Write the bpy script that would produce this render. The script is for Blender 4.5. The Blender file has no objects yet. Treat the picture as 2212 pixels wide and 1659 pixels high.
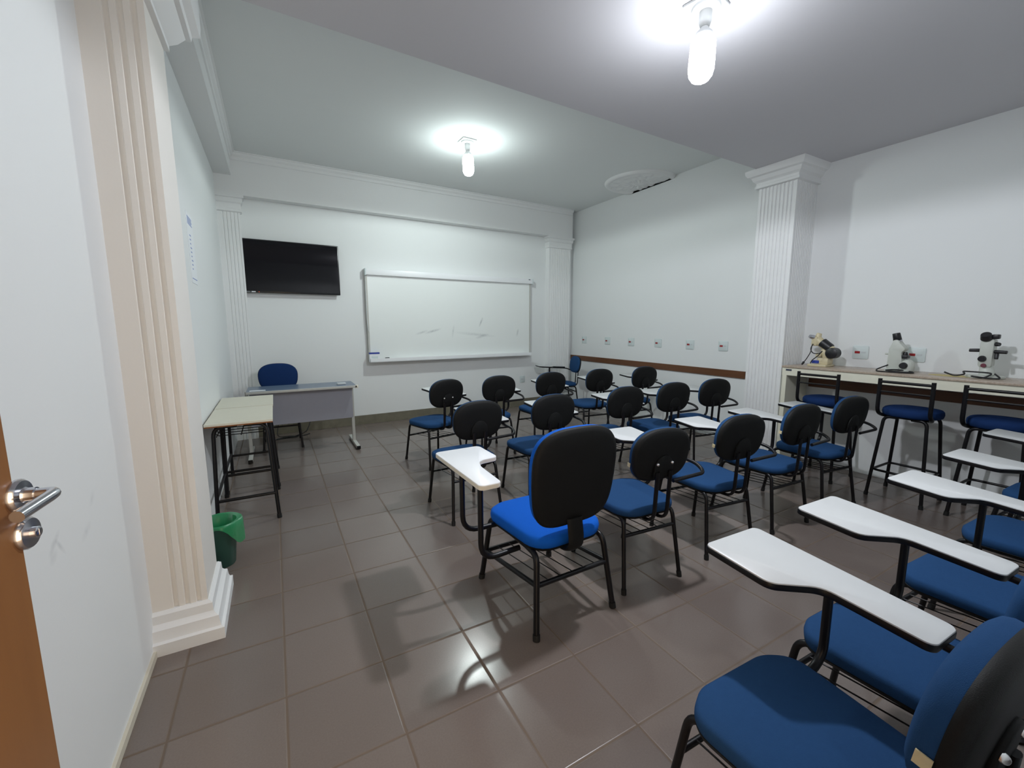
import bpy, math, random
from mathutils import Vector, Matrix
random.seed(7)
C = bpy.context.scene.collection
PI = math.pi

# ------------------------------------------------------------------ helpers
rd = math.radians
class MB:
    def __init__(s): s.v = []; s.f = []
    def add(s, verts, faces, M=None):
        n = len(s.v)
        for p in verts:
            p = Vector(p)
            s.v.append(tuple(M @ p if M is not None else p))
        for f in faces: s.f.append(tuple(i + n for i in f))
        return s
    def box(s, x0, x1, y0, y1, z0, z1, b=0.0, M=None):
        if b <= 0:
            v = [(x, y, z) for z in (z0, z1) for y in (y0, y1) for x in (x0, x1)]
            f = [(0,2,3,1),(4,5,7,6),(0,1,5,4),(2,6,7,3),(0,4,6,2),(1,3,7,5)]
            return s.add(v, f, M)
        o = rpoly([(x0,y0),(x1,y0),(x1,y1),(x0,y1)], b, 2)
        return s.slab(o, z0, z1, min(b, (z1-z0)*.45), M)
    def loft(s, rings, M=None, cap0=True, cap1=True, closed=True):
        n = len(rings[0]); v = [p for r in rings for p in r]; f = []
        for k in range(len(rings)-1):
            for i in range(n if closed else n-1):
                j = (i+1) % n
                f.append((k*n+i, k*n+j, (k+1)*n+j, (k+1)*n+i))
        if cap0: f.append(tuple(range(n-1, -1, -1)))
        if cap1: f.append(tuple((len(rings)-1)*n + i for i in range(n)))
        return s.add(v, f, M)
    def slab(s, o, z0, z1, b=0.0, M=None):
        def inset(d):
            return offset_poly(o, -d)
        if b <= 0:
            return s.loft([[(x,y,z0) for x,y in o], [(x,y,z1) for x,y in o]], M)
        a = inset(b*.75); c = inset(b*.25)
        prof = [(a,z0),(c,z0+b*.25),(o,z0+b),(o,z1-b),(c,z1-b*.25),(a,z1)]
        return s.loft([[(x,y,z) for x,y in r] for r,z in prof], M)
    def tube(s, pts, r, n=10, M=None, closed=False, fillet=0.0, flat=None):
        pts = [Vector(p) for p in pts]
        if fillet > 0: pts = fillet_path(pts, fillet)
        m = len(pts); rings = []
        up = None
        for i in range(m):
            if closed: t = pts[(i+1) % m] - pts[i-1]
            else: t = pts[min(i+1, m-1)] - pts[max(i-1, 0)]
            t.normalize()
            if up is None:
                a = Vector((0,0,1)) if abs(t.z) < .9 else Vector((0,1,0))
                up = (a - t*a.dot(t)).normalized()
            else:
                up = up - t*up.dot(t)
                if up.length < 1e-5: up = t.orthogonal()
                up.normalize()
            sd = t.cross(up)
            ra, rb = (r, r) if flat is None else flat
            rings.append([pts[i] + up*math.cos(2*PI*k/n)*ra + sd*math.sin(2*PI*k/n)*rb for k in range(n)])
        if closed: rings.append(rings[0])
        return s.loft(rings, M, not closed, not closed)
    def lathe(s, prof, c=(0,0,0), n=24, M=None, cap0=True, cap1=True):
        rings = [[(c[0]+r*math.cos(2*PI*k/n), c[1]+r*math.sin(2*PI*k/n), c[2]+z) for k in range(n)] for r, z in prof]
        return s.loft(rings, M, cap0, cap1)
    def pad(s, o, prof, M=None):
        cx = sum(p[0] for p in o)/len(o); cy = sum(p[1] for p in o)/len(o)
        return s.loft([[(cx+(x-cx)*k, cy+(y-cy)*k, z) for x, y in o] for k, z in prof], M)
    def build(s, name, mat, parent=None, smooth=40):
        me = bpy.data.meshes.new(name); me.from_pydata(s.v, [], s.f); me.update()
        me.materials.append(mat)
        o = bpy.data.objects.new(name, me); C.objects.link(o)
        if smooth:
            for p in me.polygons: p.use_smooth = True
            try: me.set_sharp_from_angle(angle=math.radians(smooth))
            except Exception: pass
        if parent is not None: o.parent = parent
        return o

def rpoly(pts, r, seg=4):
    """rounded polygon; pts may carry its own radius as third value"""
    out = []; n = len(pts)
    for i in range(n):
        p = Vector(pts[i][:2]); a = Vector(pts[i-1][:2]); b = Vector(pts[(i+1) % n][:2])
        rr = pts[i][2] if len(pts[i]) > 2 else r
        u = (a-p).normalized(); w = (b-p).normalized()
        ang = u.angle(w)
        if rr <= 0 or ang > PI-.02: out.append(tuple(p)); continue
        d = min(rr/math.tan(ang/2), .48*min((a-p).length, (b-p).length))
        q = d*math.tan(ang/2)
        cen = p + (u+w).normalized()*(q/math.sin(ang/2))
        s0 = p+u*d - cen; s1 = p+w*d - cen
        a0 = math.atan2(s0.y, s0.x); a1 = math.atan2(s1.y, s1.x)
        da = (a1-a0+PI) % (2*PI) - PI
        for k in range(seg+1):
            t = a0+da*k/seg
            out.append((cen.x+q*math.cos(t), cen.y+q*math.sin(t)))
    return out

def offset_poly(o, d):
    n = len(o); res = []
    area = sum(o[i-1][0]*o[i][1]-o[i][0]*o[i-1][1] for i in range(n))
    sg = 1 if area > 0 else -1
    for i in range(n):
        p = Vector(o[i]); a = Vector(o[i-1]); b = Vector(o[(i+1) % n])
        e1 = (p-a); e2 = (b-p)
        if e1.length < 1e-7: e1 = e2
        if e2.length < 1e-7: e2 = e1
        n1 = Vector((e1.y, -e1.x)).normalized(); n2 = Vector((e2.y, -e2.x)).normalized()
        m = n1+n2
        if m.length < 1e-5: m = n1
        m.normalize()
        k = d*sg/max(.35, m.dot(n1))
        res.append((p.x+m.x*k, p.y+m.y*k))
    return res

def fillet_path(pts, r, seg=6):
    out = [pts[0]]
    for i in range(1, len(pts)-1):
        p, a, b = pts[i], pts[i-1], pts[i+1]
        u = (a-p); w = (b-p)
        d = min(r, u.length*.48, w.length*.48)
        u = u.normalized(); w = w.normalized()
        p0 = p+u*d; p1 = p+w*d
        for k in range(seg+1):
            t = k/seg
            out.append(p0*(1-t)**2 + p*(2*t*(1-t)) + p1*t*t)
    out.append(pts[-1])
    return out

def superell(rx, ry, n=2.6, k=40, cx=0, cy=0):
    o = []
    for i in range(k):
        t = 2*PI*i/k; c, s_ = math.cos(t), math.sin(t)
        o.append((cx+rx*math.copysign(abs(c)**(2/n), c), cy+ry*math.copysign(abs(s_)**(2/n), s_)))
    return o

def thing(name, label, cat, loc=(0,0,0), rz=0.0, group=None):
    o = bpy.data.objects.new(name, None); C.objects.link(o)
    o.empty_display_size = .1
    o.location = loc; o.rotation_euler = (0,0,rz)
    return tag(o, label, cat, group)
def tag(o, label, cat, group=None):
    o['label'] = label; o['category'] = cat
    if group: o['group'] = group
    return o
def struct(name, mb, mat, label=None, cat=None, smooth=30, parent=None):
    o = mb.build(name, mat, parent, smooth)
    if parent is None:
        o['kind'] = 'structure'
        if label: o['label'] = label; o['category'] = cat
    return o
def dup(root, loc, rz, label, group=None, name=None):
    r = root.copy(); C.objects.link(r); r.location = loc; r.rotation_euler = (0,0,rz)
    r['label'] = label
    if group: r['group'] = group
    if name: r.name = name
    for ch in list(root.children):
        c = ch.copy(); C.objects.link(c); c.parent = r; c.matrix_parent_inverse = ch.matrix_parent_inverse.copy()
        for g in list(ch.children):
            d = g.copy(); C.objects.link(d); d.parent = c; d.matrix_parent_inverse = g.matrix_parent_inverse.copy()
    return r

# ------------------------------------------------------------------ materials
def srgb(r, g, b):
    f = lambda c: (c/255/12.92) if c/255 <= .04045 else ((c/255+.055)/1.055)**2.4
    return (f(r), f(g), f(b), 1)
def mat(name, col, rough=.5, metal=0.0, spec=.5, bump=0.0, bscale=200, var=0.0, vscale=8, col2=None, coat=0, sheen=0, emit=None, estr=0):
    m = bpy.data.materials.new(name); m.use_nodes = True
    nt = m.node_tree; b = nt.nodes['Principled BSDF']
    b.inputs['Base Color'].default_value = col; b.inputs['Roughness'].default_value = rough
    b.inputs['Metallic'].default_value = metal; b.inputs['Specular IOR Level'].default_value = spec
    if coat: b.inputs['Coat Weight'].default_value = coat
    if sheen: b.inputs['Sheen Weight'].default_value = sheen
    if emit:
        b.inputs['Emission Color'].default_value = emit; b.inputs['Emission Strength'].default_value = estr
    tc = nt.nodes.new('ShaderNodeTexCoord')
    if var > 0 or col2:
        nz = nt.nodes.new('ShaderNodeTexNoise'); nz.inputs['Scale'].default_value = vscale; nz.inputs['Detail'].default_value = 4
        nt.links.new(tc.outputs['Object'], nz.inputs['Vector'])
        mx = nt.nodes.new('ShaderNodeMix'); mx.data_type = 'RGBA'
        mx.inputs[6].default_value = col
        mx.inputs[7].default_value = col2 if col2 else tuple(c*(1-var) for c in col[:3])+(1,)
        nt.links.new(nz.outputs['Fac'], mx.inputs[0]); nt.links.new(mx.outputs[2], b.inputs['Base Color'])
    if bump > 0:
        n2 = nt.nodes.new('ShaderNodeTexNoise'); n2.inputs['Scale'].default_value = bscale; n2.inputs['Detail'].default_value = 3
        nt.links.new(tc.outputs['Object'], n2.inputs['Vector'])
        bp = nt.nodes.new('ShaderNodeBump'); bp.inputs['Strength'].default_value = bump; bp.inputs['Distance'].default_value = .002
        nt.links.new(n2.outputs['Fac'], bp.inputs['Height']); nt.links.new(bp.outputs['Normal'], b.inputs['Normal'])
    return m
def wood(name, c1, c2, scale=(1,1,1), rough=.45):
    m = mat(name, c1, rough); nt = m.node_tree; b = nt.nodes['Principled BSDF']
    tc = nt.nodes['Texture Coordinate']
    mp = nt.nodes.new('ShaderNodeMapping'); mp.inputs['Scale'].default_value = scale
    nz = nt.nodes.new('ShaderNodeTexNoise'); nz.inputs['Scale'].default_value = 1; nz.inputs['Detail'].default_value = 6
    nt.links.new(tc.outputs['Object'], mp.inputs['Vector']); nt.links.new(mp.outputs[0], nz.inputs['Vector'])
    mx = nt.nodes.new('ShaderNodeMix'); mx.data_type = 'RGBA'; mx.inputs[6].default_value = c1; mx.inputs[7].default_value = c2
    nt.links.new(nz.outputs['Fac'], mx.inputs[0]); nt.links.new(mx.outputs[2], b.inputs['Base Color'])
    return m

M = {}
M['wall'] = mat('wall_paint', (.78,.80,.80,1), .6, spec=.25, bump=.12, bscale=90, var=.02, vscale=1.5)
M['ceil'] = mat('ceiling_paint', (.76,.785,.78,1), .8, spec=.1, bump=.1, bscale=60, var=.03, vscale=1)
M['ceil2'] = mat('ceiling_grey', (.60,.595,.62,1), .8, spec=.1, bump=.1, bscale=60, var=.03, vscale=1)  # lower ceiling and step face: darker, greyer tone than the high part
M['plaster'] = mat('plaster_white', (.80,.81,.81,1), .6, spec=.2, bump=.15, bscale=60)
M['cream'] = mat('warm_lit_plaster', (.80,.77,.725,1), .6, spec=.2, bump=.15, bscale=60)  # cream tint stands in for warm corridor light on the white pillar
M['skirt'] = mat('skirting_stone', srgb(128,124,108), .35, col2=srgb(96,92,78), vscale=14)
M['caulk'] = mat('caulk', srgb(206,200,184), .6)
M['black'] = mat('black_steel', srgb(14,13,16), .36, spec=.35)
M['plastic'] = mat('black_plastic', srgb(18,19,19), .6, spec=.25, bump=.3, bscale=500)
M['rubber'] = mat('black_rubber', srgb(16,16,16), .7)
M['blue'] = mat('blue_fabric', srgb(38,72,114), .92, spec=.1, bump=.4, bscale=700, var=.12, vscale=60)
M['blue2'] = mat('bright_blue_fabric', srgb(20,94,196), .9, spec=.12, bump=.4, bscale=700, var=.08, vscale=60)
M['navy'] = mat('stool_blue', srgb(24,50,96), .85, spec=.12, bump=.4, bscale=600, var=.12, vscale=60)
M['lam'] = mat('grey_laminate', srgb(204,206,206), .38, spec=.4, var=.03, vscale=30)
M['lamw'] = mat('white_laminate', srgb(236,238,240), .35, spec=.45)
M['edgew'] = mat('white_edging', srgb(225,220,205), .45)
M['bolt'] = mat('chrome', (.85,.85,.85,1), .22, metal=1)
M['labelc'] = mat('care_label', srgb(220,206,165), .7, var=.15, vscale=60)
M['desk'] = mat('desk_blue_laminate', srgb(92,110,132), .28, spec=.5, var=.05, vscale=20)
M['deskp'] = mat('desk_grey_panel', srgb(146,147,157), .5, var=.05, vscale=20)
M['deskm'] = mat('desk_metal', srgb(188,188,182), .4, spec=.5, var=.06, vscale=30)
M['ttop'] = mat('student_top', srgb(220,216,198), .4, var=.06, vscale=14)
M['tedge'] = wood('table_edge', srgb(150,92,45), srgb(120,70,32), (30,6,30))
M['strip'] = wood('dark_wood', srgb(112,72,42), srgb(84,50,28), (6,2,30))
M['door'] = wood('door_wood', srgb(134,92,52), srgb(120,80,44), (40,40,2.5), .35)
M['chrome'] = mat('satin_chrome', (.62,.62,.66,1), .2, metal=1)
M['tv'] = mat('screen_glass', (.006,.006,.008,1), .05, spec=.3)
M['tvb'] = mat('tv_bezel', (.01,.01,.011,1), .3)
M['paper'] = mat('paper', srgb(232,235,238), .7)
M['ink'] = mat('blue_ink', srgb(120,140,190), .7)
M['inkd'] = mat('dark_ink', srgb(60,64,80), .6)
M['bluebox'] = mat('box_blue', srgb(40,60,150), .5)
M['red'] = mat('red_plastic', srgb(150,22,28), .4)
M['redled'] = mat('red_led', srgb(120,10,8), .4, emit=(1,.15,.05,1), estr=2)
M['rose'] = mat('rose_plastic', srgb(120,66,78), .4)
M['plate'] = mat('outlet_plate', srgb(208,218,218), .35)
M['platem'] = mat('outlet_module', srgb(196,202,204), .4)
M['granite'] = mat('counter_granite', srgb(196,182,164), .25, col2=srgb(138,118,104), vscale=90)
M['cpanel'] = mat('counter_panel', srgb(226,224,206), .45, var=.03)
M['mcream'] = mat('instrument_cream', srgb(206,194,160), .4, var=.06)
M['mgrey'] = mat('instrument_grey', srgb(196,200,192), .4, var=.05)
M['mblack'] = mat('instrument_black', srgb(22,22,26), .4)
M['cable'] = mat('black_cable', srgb(18,18,20), .5)
M['binbag'] = mat('green_bag', srgb(40,150,95), .35, var=.25, vscale=25)
M['bin'] = mat('bin_plastic', srgb(44,82,72), .45, var=.15, vscale=20)
M['lampw'] = mat('lamp_plastic', srgb(225,228,228), .4)
M['bulb'] = mat('bulb_glow', (1,1,1,1), .4, emit=(.90,.94,1.0,1), estr=62)
M['bulb2'] = mat('bulb_glow_far', (1,1,1,1), .4, emit=(.88,1.0,.985,1), estr=62)
M['ydust'] = mat('yellow_residue', srgb(206,188,124), .8, var=.3, vscale=60)
M['bag'] = M['binbag']
m = M['binbag']; b = m.node_tree.nodes['Principled BSDF']; b.inputs['Transmission Weight'].default_value = .15

# floor: glazed tiles on a regular grid
def floor_mat():
    m = mat('floor_tiles', srgb(112,98,91), .3, spec=.5); nt = m.node_tree; b = nt.nodes['Principled BSDF']
    N = nt.nodes.new; L = nt.links.new
    tc = nt.nodes['Texture Coordinate']
    sp = N('ShaderNodeSeparateXYZ'); L(tc.outputs['Object'], sp.inputs[0])
    masks = []; cells = []
    for ax, s, o in ((0,.373,-.052),(1,.381,1.353)):
        a = N('ShaderNodeMath'); a.operation = 'SUBTRACT'; L(sp.outputs[ax], a.inputs[0]); a.inputs[1].default_value = o
        d = N('ShaderNodeMath'); d.operation = 'DIVIDE'; L(a.outputs[0], d.inputs[0]); d.inputs[1].default_value = s
        fl = N('ShaderNodeMath'); fl.operation = 'FLOOR'; L(d.outputs[0], fl.inputs[0]); cells.append(fl)
        fr = N('ShaderNodeMath'); fr.operation = 'SUBTRACT'; L(d.outputs[0], fr.inputs[0]); L(fl.outputs[0], fr.inputs[1])
        c = N('ShaderNodeMath'); c.operation = 'SUBTRACT'; L(fr.outputs[0], c.inputs[0]); c.inputs[1].default_value = .5
        ab = N('ShaderNodeMath'); ab.operation = 'ABSOLUTE'; L(c.outputs[0], ab.inputs[0])
        g = N('ShaderNodeMapRange'); L(ab.outputs[0], g.inputs[0]); g.inputs[1].default_value = .5-.0085/s*.85; g.inputs[2].default_value = .5-.0025/s
        masks.append(g)
    mxm = N('ShaderNodeMath'); mxm.operation = 'MAXIMUM'; L(masks[0].outputs[0], mxm.inputs[0]); L(masks[1].outputs[0], mxm.inputs[1])
    cb = N('ShaderNodeCombineXYZ'); L(cells[0].outputs[0], cb.inputs[0]); L(cells[1].outputs[0], cb.inputs[1])
    wn = N('ShaderNodeTexWhiteNoise'); wn.noise_dimensions = '3D'; L(cb.outputs[0], wn.inputs['Vector'])
    nz = N('ShaderNodeTexNoise'); nz.inputs['Scale'].default_value = 160; nz.inputs['Detail'].default_value = 2; L(tc.outputs['Object'], nz.inputs['Vector'])
    nb = N('ShaderNodeTexNoise'); nb.inputs['Scale'].default_value = 1.6; nb.inputs['Detail'].default_value = 3; L(tc.outputs['Object'], nb.inputs['Vector'])
    m1 = N('ShaderNodeMix'); m1.data_type = 'RGBA'; m1.inputs[6].default_value = srgb(134,122,115); m1.inputs[7].default_value = srgb(124,113,107); L(wn.outputs['Value'], m1.inputs[0])
    m2 = N('ShaderNodeMix'); m2.data_type = 'RGBA'; m2.blend_type = 'MULTIPLY'; m2.inputs[0].default_value = .22; L(m1.outputs[2], m2.inputs[6]); L(nz.outputs['Fac'], m2.inputs[7])
    m2b = N('ShaderNodeMix'); m2b.data_type = 'RGBA'; m2b.blend_type = 'MULTIPLY'; m2b.inputs[0].default_value = .2; L(m2.outputs[2], m2b.inputs[6]); L(nb.outputs['Fac'], m2b.inputs[7])
    m3 = N('ShaderNodeMix'); m3.data_type = 'RGBA'; L(mxm.outputs[0], m3.inputs[0]); L(m2b.outputs[2], m3.inputs[6]); m3.inputs[7].default_value = srgb(106,91,78)
    L(m3.outputs[2], b.inputs['Base Color'])
    rr = N('ShaderNodeMapRange'); L(mxm.outputs[0], rr.inputs[0]); rr.inputs[3].default_value = .21; rr.inputs[4].default_value = .75
    L(rr.outputs[0], b.inputs['Roughness'])
    bp = N('ShaderNodeBump'); bp.invert = True; bp.inputs['Strength'].default_value = .5; bp.inputs['Distance'].default_value = .002
    L(mxm.outputs[0], bp.inputs['Height']); L(bp.outputs['Normal'], b.inputs['Normal'])
    return m
M['floor'] = floor_mat()

def smudge(m, base, marks, dark, plane):
    nt = m.node_tree; b = nt.nodes['Principled BSDF']; N = nt.nodes.new; L = nt.links.new
    tc = nt.nodes['Texture Coordinate']; tot = None
    for u, z_, an, ln, w_, st in marks:
        mp = N('ShaderNodeMapping'); mp.vector_type = 'TEXTURE'
        if plane == 'x':
            mp.inputs['Location'].default_value = (u, 0, z_); mp.inputs['Rotation'].default_value = (0, -an, 0); mp.inputs['Scale'].default_value = (ln, 1, w_); keep = (1,0,1)
        else:
            mp.inputs['Location'].default_value = (0, u, z_); mp.inputs['Rotation'].default_value = (an, 0, 0); mp.inputs['Scale'].default_value = (1, ln, w_); keep = (0,1,1)
        L(tc.outputs['Object'], mp.inputs[0])
        ml = N('ShaderNodeVectorMath'); ml.operation = 'MULTIPLY'; L(mp.outputs[0], ml.inputs[0]); ml.inputs[1].default_value = keep
        le = N('ShaderNodeVectorMath'); le.operation = 'LENGTH'; L(ml.outputs[0], le.inputs[0])
        mr = N('ShaderNodeMapRange'); L(le.outputs['Value'], mr.inputs[0]); mr.inputs[3].default_value = st; mr.inputs[4].default_value = 0
        if tot is None: tot = mr
        else:
            ad = N('ShaderNodeMath'); ad.operation = 'ADD'; L(tot.outputs[0], ad.inputs[0]); L(mr.outputs[0], ad.inputs[1]); tot = ad
    nz = N('ShaderNodeTexNoise'); nz.inputs['Scale'].default_value = 45; nz.inputs['Detail'].default_value = 4; L(tc.outputs['Object'], nz.inputs['Vector'])
    mu = N('ShaderNodeMath'); mu.operation = 'MULTIPLY'; L(tot.outputs[0], mu.inputs[0]); L(nz.outputs['Fac'], mu.inputs[1])
    mx = N('ShaderNodeMix'); mx.data_type = 'RGBA'; L(mu.outputs[0], mx.inputs[0]); mx.inputs[6].default_value = base; mx.inputs[7].default_value = dark
    L(mx.outputs[2], b.inputs['Base Color'])
M['wall_dirty'] = mat('wall_paint_scuffed', (.78,.80,.80,1), .6, spec=.25, bump=.12, bscale=90)
smudge(M['wall_dirty'], (.78,.80,.80,1), ((1.545,.868,.5,.05,.014,.5),(1.575,.845,-.9,.045,.010,.5),(1.53,.835,.2,.03,.02,.3),(1.83,.89,.6,.035,.02,.25),(1.755,.81,.3,.05,.02,.25)), srgb(120,124,134), 'y')

# whiteboard: glossy white with wiped marker smudges
def board_mat():
    m = mat('whiteboard_surface', srgb(232,236,234), .3, spec=.4); nt = m.node_tree; b = nt.nodes['Principled BSDF']
    smudge(m, srgb(232,236,234), ((3.22,1.50,1.15,.10,.02,.9),(2.38,1.36,.25,.16,.024,.7),(2.72,1.35,1.4,.12,.02,.45),(3.12,1.30,-.1,.42,.03,.4),(3.24,1.27,.25,.14,.03,.65),(3.93,1.32,1.35,.08,.02,.9),(2.2,1.34,.3,.12,.022,.5)), srgb(96,104,116), 'x')
    return m
M['board'] = board_mat()

# ------------------------------------------------------------------ camera
F_PX = 918.5
CAM_R = [[0.873217, -0.487329, -0.001714], [-0.068338, -0.118968, -0.990544], [0.482516, 0.865077, -0.137188]]
cam = bpy.data.cameras.new('camera'); co = bpy.data.objects.new('camera', cam); C.objects.link(co)
cam.sensor_fit = 'HORIZONTAL'; cam.sensor_width = 36; cam.lens = F_PX/2212*36
cam.clip_start = .01; cam.clip_end = 100
R = Matrix(CAM_R)                                   # world -> (right, down, forward)
rows = [Vector(R[0]), -Vector(R[1]), -Vector(R[2])]
co.matrix_world = Matrix.Translation((0,0,1.45)) @ Matrix((rows[0], rows[1], rows[2])).transposed().to_4x4()
bpy.context.scene.camera = co

# ------------------------------------------------------------------ room shell
A0 = .0319; DB = 6.417; XR = 4.960; XL = -.555; XLF = -.485; ZC = 3.48; ZN = 3.045; YF = .024
NB = Vector((-math.sin(A0), math.cos(A0), 0)); TB = Vector((math.cos(A0), math.sin(A0), 0))
BW = Matrix.Translation(NB*DB) @ Matrix.Rotation(A0, 4, 'Z')     # back wall frame: x along the wall, -y into the room, z up
def bwpt(s, off, z): return TB*s + NB*(DB-off) + Vector((0,0,z))

struct('floor', MB().box(-1.6, XR+.2, -1.6, 7.2, -.1, 0), M['floor'], smooth=0)
struct('wall_back', MB().box(-.7, 5.3, 0, .15, 0, 3.6, M=BW), M['wall'], smooth=0)
struct('wall_right', MB().box(XR, XR+.15, -.1, 7.2, 0, 3.6), M['wall'], smooth=0)
wl = MB().box(XL-.15, XL, -.1, 2.5, 0, 3.6).box(XLF-.22, XLF, 2.5, 6.9, 0, 3.6)
struct('wall_left', wl, M['wall_dirty'], smooth=0)
wf = MB().box(XL-.1, -.50, YF-.15, YF, 0, 3.6).box(.345, XR+.1, YF-.15, YF, 0, 3.6).box(-.50, .345, YF-.15, YF, 2.14, 3.6)
struct('wall_front', wf, M['wall'], smooth=0)
# ceiling: lower half over the camera, higher half over the board, step edge parallel to the back wall
def ye(x): return 2.700+.0315*x
cm = MB()
v = [(-.72,-.2,ZN),(XR+.05,-.2,ZN),(XR+.05,ye(XR+.05),ZN),(-.72,ye(-.72),ZN),
     (-.72,ye(-.72),ZC),(XR+.05,ye(XR+.05),ZC),(XR+.05,7.0,ZC),(-.72,7.0,ZC),
     (-.72,-.2,3.6),(XR+.05,-.2,3.6),(XR+.05,7.0,3.6),(-.72,7.0,3.6)]
f = [(0,3,2,1),(3,4,5,2),(4,7,6,5),(8,9,10,11),(0,1,9,8),(7,11,10,6),(1,2,5,6,10,9),(0,8,11,7,4,3)]
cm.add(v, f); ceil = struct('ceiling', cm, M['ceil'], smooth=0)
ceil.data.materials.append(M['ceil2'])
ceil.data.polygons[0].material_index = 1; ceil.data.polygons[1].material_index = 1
# back beam and its cornice, baseboard
struct('beam', MB().box(-.345, 5.045, -.14, 0, 3.0, ZC, M=BW), M['plaster'], smooth=0)
cor = MB()
prof = [(0,-.09),(.012,-.085),(.016,-.055),(.035,-.035),(.04,-.012),(.055,-.008),(.055,0),(0,0)]
cor.loft([[(s_, -.14-a, ZC+z) for a, z in prof] for s_ in (-.24, 5.04)], BW)
struct('cornice', cor, M['plaster'])
struct('baseboard_back', MB().box(-.33, 4.46, -.015, 0, 0, .135, .003, M=BW), M['skirt'], smooth=0)
# side beam over the left wall with crown
struct('beam', MB().box(XLF, -.31, 2.70, 6.30, 3.215, ZC), M['plaster'], smooth=0)
cor = MB(); cor.loft([[(-.31+a, y, ZC+z) for a, z in prof] for y in (2.72, 6.24)])
struct('cornice', cor, M['plaster'])
struct('baseboard_left', MB().box(XL, XL+.012, YF, 2.24, 0, .03), M['caulk'], smooth=0)
struct('trim_1', MB().box(-.50, -.47, YF-.16, YF+.012, 0, 2.14).box(-.50, .345, YF-.16, YF+.012, 2.11, 2.14).box(.308, .345, YF-.16, YF+.011, 0, 2.14), M['door'], smooth=0)
struct('trim_2', MB().box(XR-.02, XR, 3.085, 6.56, .80, .888, .003), M['strip'], smooth=0)
struct('trim_3', MB().box(XR-.02, XR, .3, 2.38, .80, .888, .003), M['strip'], smooth=0)

def fluted(x0, x1, y0, y1, faces):
    """plan outline of a rectangular shaft, grooves cut into the listed faces (counter-clockwise: S, E, N, W)"""
    cs = [(x0,y0),(x1,y0),(x1,y1),(x0,y1)]; out = []
    for i, nm in enumerate('SENW'):
        a = Vector(cs[i]); b = Vector(cs[(i+1) % 4]); t = (b-a); Ln = t.length; t.normalize(); inn = Vector((-t.y, t.x))
        out.append(tuple(a))
        if nm in faces:
            n, m0, m1, w = faces[nm]
            for k in range(n):
                c = m0 + (Ln-m0-m1)*(k+.5)/n
                for q in range(7):
                    th = PI*q/6
                    p = a + t*(c - w/2*math.cos(th)) + inn*(w*.5*math.sin(th))
                    out.append(tuple(p))
    return out
def capital(mb, x0, x1, y0, y1, prof, M_=None):
    mb.loft([[(x0-o,y0-o,z),(x1+o,y0-o,z),(x1+o,y1+o,z),(x0-o,y1+o,z)] for o, z in prof], M_)
    return mb
def pillar(name, rect, faces, z0, z1, capp, basep, mt, label, M_=None):
    o = bpy.data.objects.new(name, None); C.objects.link(o); o['kind'] = 'structure'
    sh = fluted(*rect, faces)
    MB().loft([[(x,y,z0) for x,y in sh], [(x,y,z1) for x,y in sh]], M_).build('shaft', mt, o, 30)
    capital(MB(), *rect, capp, M_).build('capital', M['plaster'], o, 25)
    if basep: capital(MB(), *rect, basep, M_).build('base', M['plaster'], o, 25)
    return o
CAP = [(.004,2.86),(.03,2.865),(.03,2.89),(.02,2.895),(.022,2.92),(.045,2.94),(.06,2.975),(.085,2.985),(.10,3.01),(.105,3.046)]
BASE = [(.06,0),(.06,.055),(.048,.062),(.044,.075),(.04,.11),(.028,.118),(.02,.13),(.018,.168),(.006,.18)]
CAPN = [(.004,2.71),(.02,2.715),(.02,2.74),(.05,2.77),(.08,2.815),(.10,2.82),(.105,2.845),(.135,2.865),(.14,2.91),(.14,3.046)]
pillar('pillar', (XL-.02,-.352,2.30,2.66), {'S':(3,.085,.012,.022)}, 0, 2.75, CAPN, BASE, M['cream'], '')
pillar('pillar', (4.585,XR+.02,2.475,2.855), {'S':(11,.03,.03,.014),'W':(9,.02,.02,.022)}, 0, 2.90, CAP, None, M['plaster'], '')
CAP2 = [(.002,2.80),(.02,2.81),(.02,2.84),(.012,2.845),(.014,2.90),(.03,2.915),(.035,2.96),(.05,2.965),(.05,3.0)]
FL5 = {'S':(5,.015,.015,.018)}
pillar('pilaster', (-.345,-.05,-.11,.02), {'S':(5,.10,.01,.016)}, 0, 2.83, CAP2, None, M['plaster'], '', BW)
pillar('pilaster', (4.56,5.035,-.11,.02), {'S':(11,.02,.02,.018)}, 0, 2.83, CAP2, None, M['plaster'], '', BW)

# ceiling medallion, cut off where the right wall meets it
med = MB()
mp_ = [(.0,-.03),(.03,-.036),(.06,-.035),(.09,-.02),(.13,-.018),(.16,-.024),(.19,-.028),(.22,-.024),(.25,-.018),(.28,-.02),(.31,-.024),(.34,-.02),(.38,-.014),(.41,-.014),(.43,-.03),(.455,-.038),(.475,-.034),(.49,-.018),(.495,0)]
cx, cy, cr = 4.735, 4.72, .49
nn = 96; rings = []
for r_, z_ in mp_:
    ring = []
    for k in range(nn):
        t = 2*PI*k/nn
        w_ = 1+(.9*math.sin(t*12)*math.sin(r_*22) + .5*math.sin(t*24+r_*30) if .08 < r_ < .42 else 0)*.42
        ring.append((min(cx+max(r_,.002)*math.cos(t), XR-.002), cy+max(r_,.002)*math.sin(t), ZC+z_*w_))
    rings.append(ring)
med.loft(rings); o = med.build('ceiling_medallion', M['plaster'], None, 40)
tag(o, 'round ornamental plaster medallion on the ceiling cut off by the right wall', 'ceiling medallion')

# ------------------------------------------------------------------ door leaf
HX, HY, EX, EY = -.468, YF+.02, -.352, .888
da = math.atan2(EX-HX, EY-HY); dl = math.hypot(EX-HX, EY-HY)
dr = bpy.data.objects.new('door_1', None); C.objects.link(dr); dr.location = (HX, HY, 0); dr.rotation_euler = (0,0,-da); dr['kind'] = 'structure'
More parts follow.
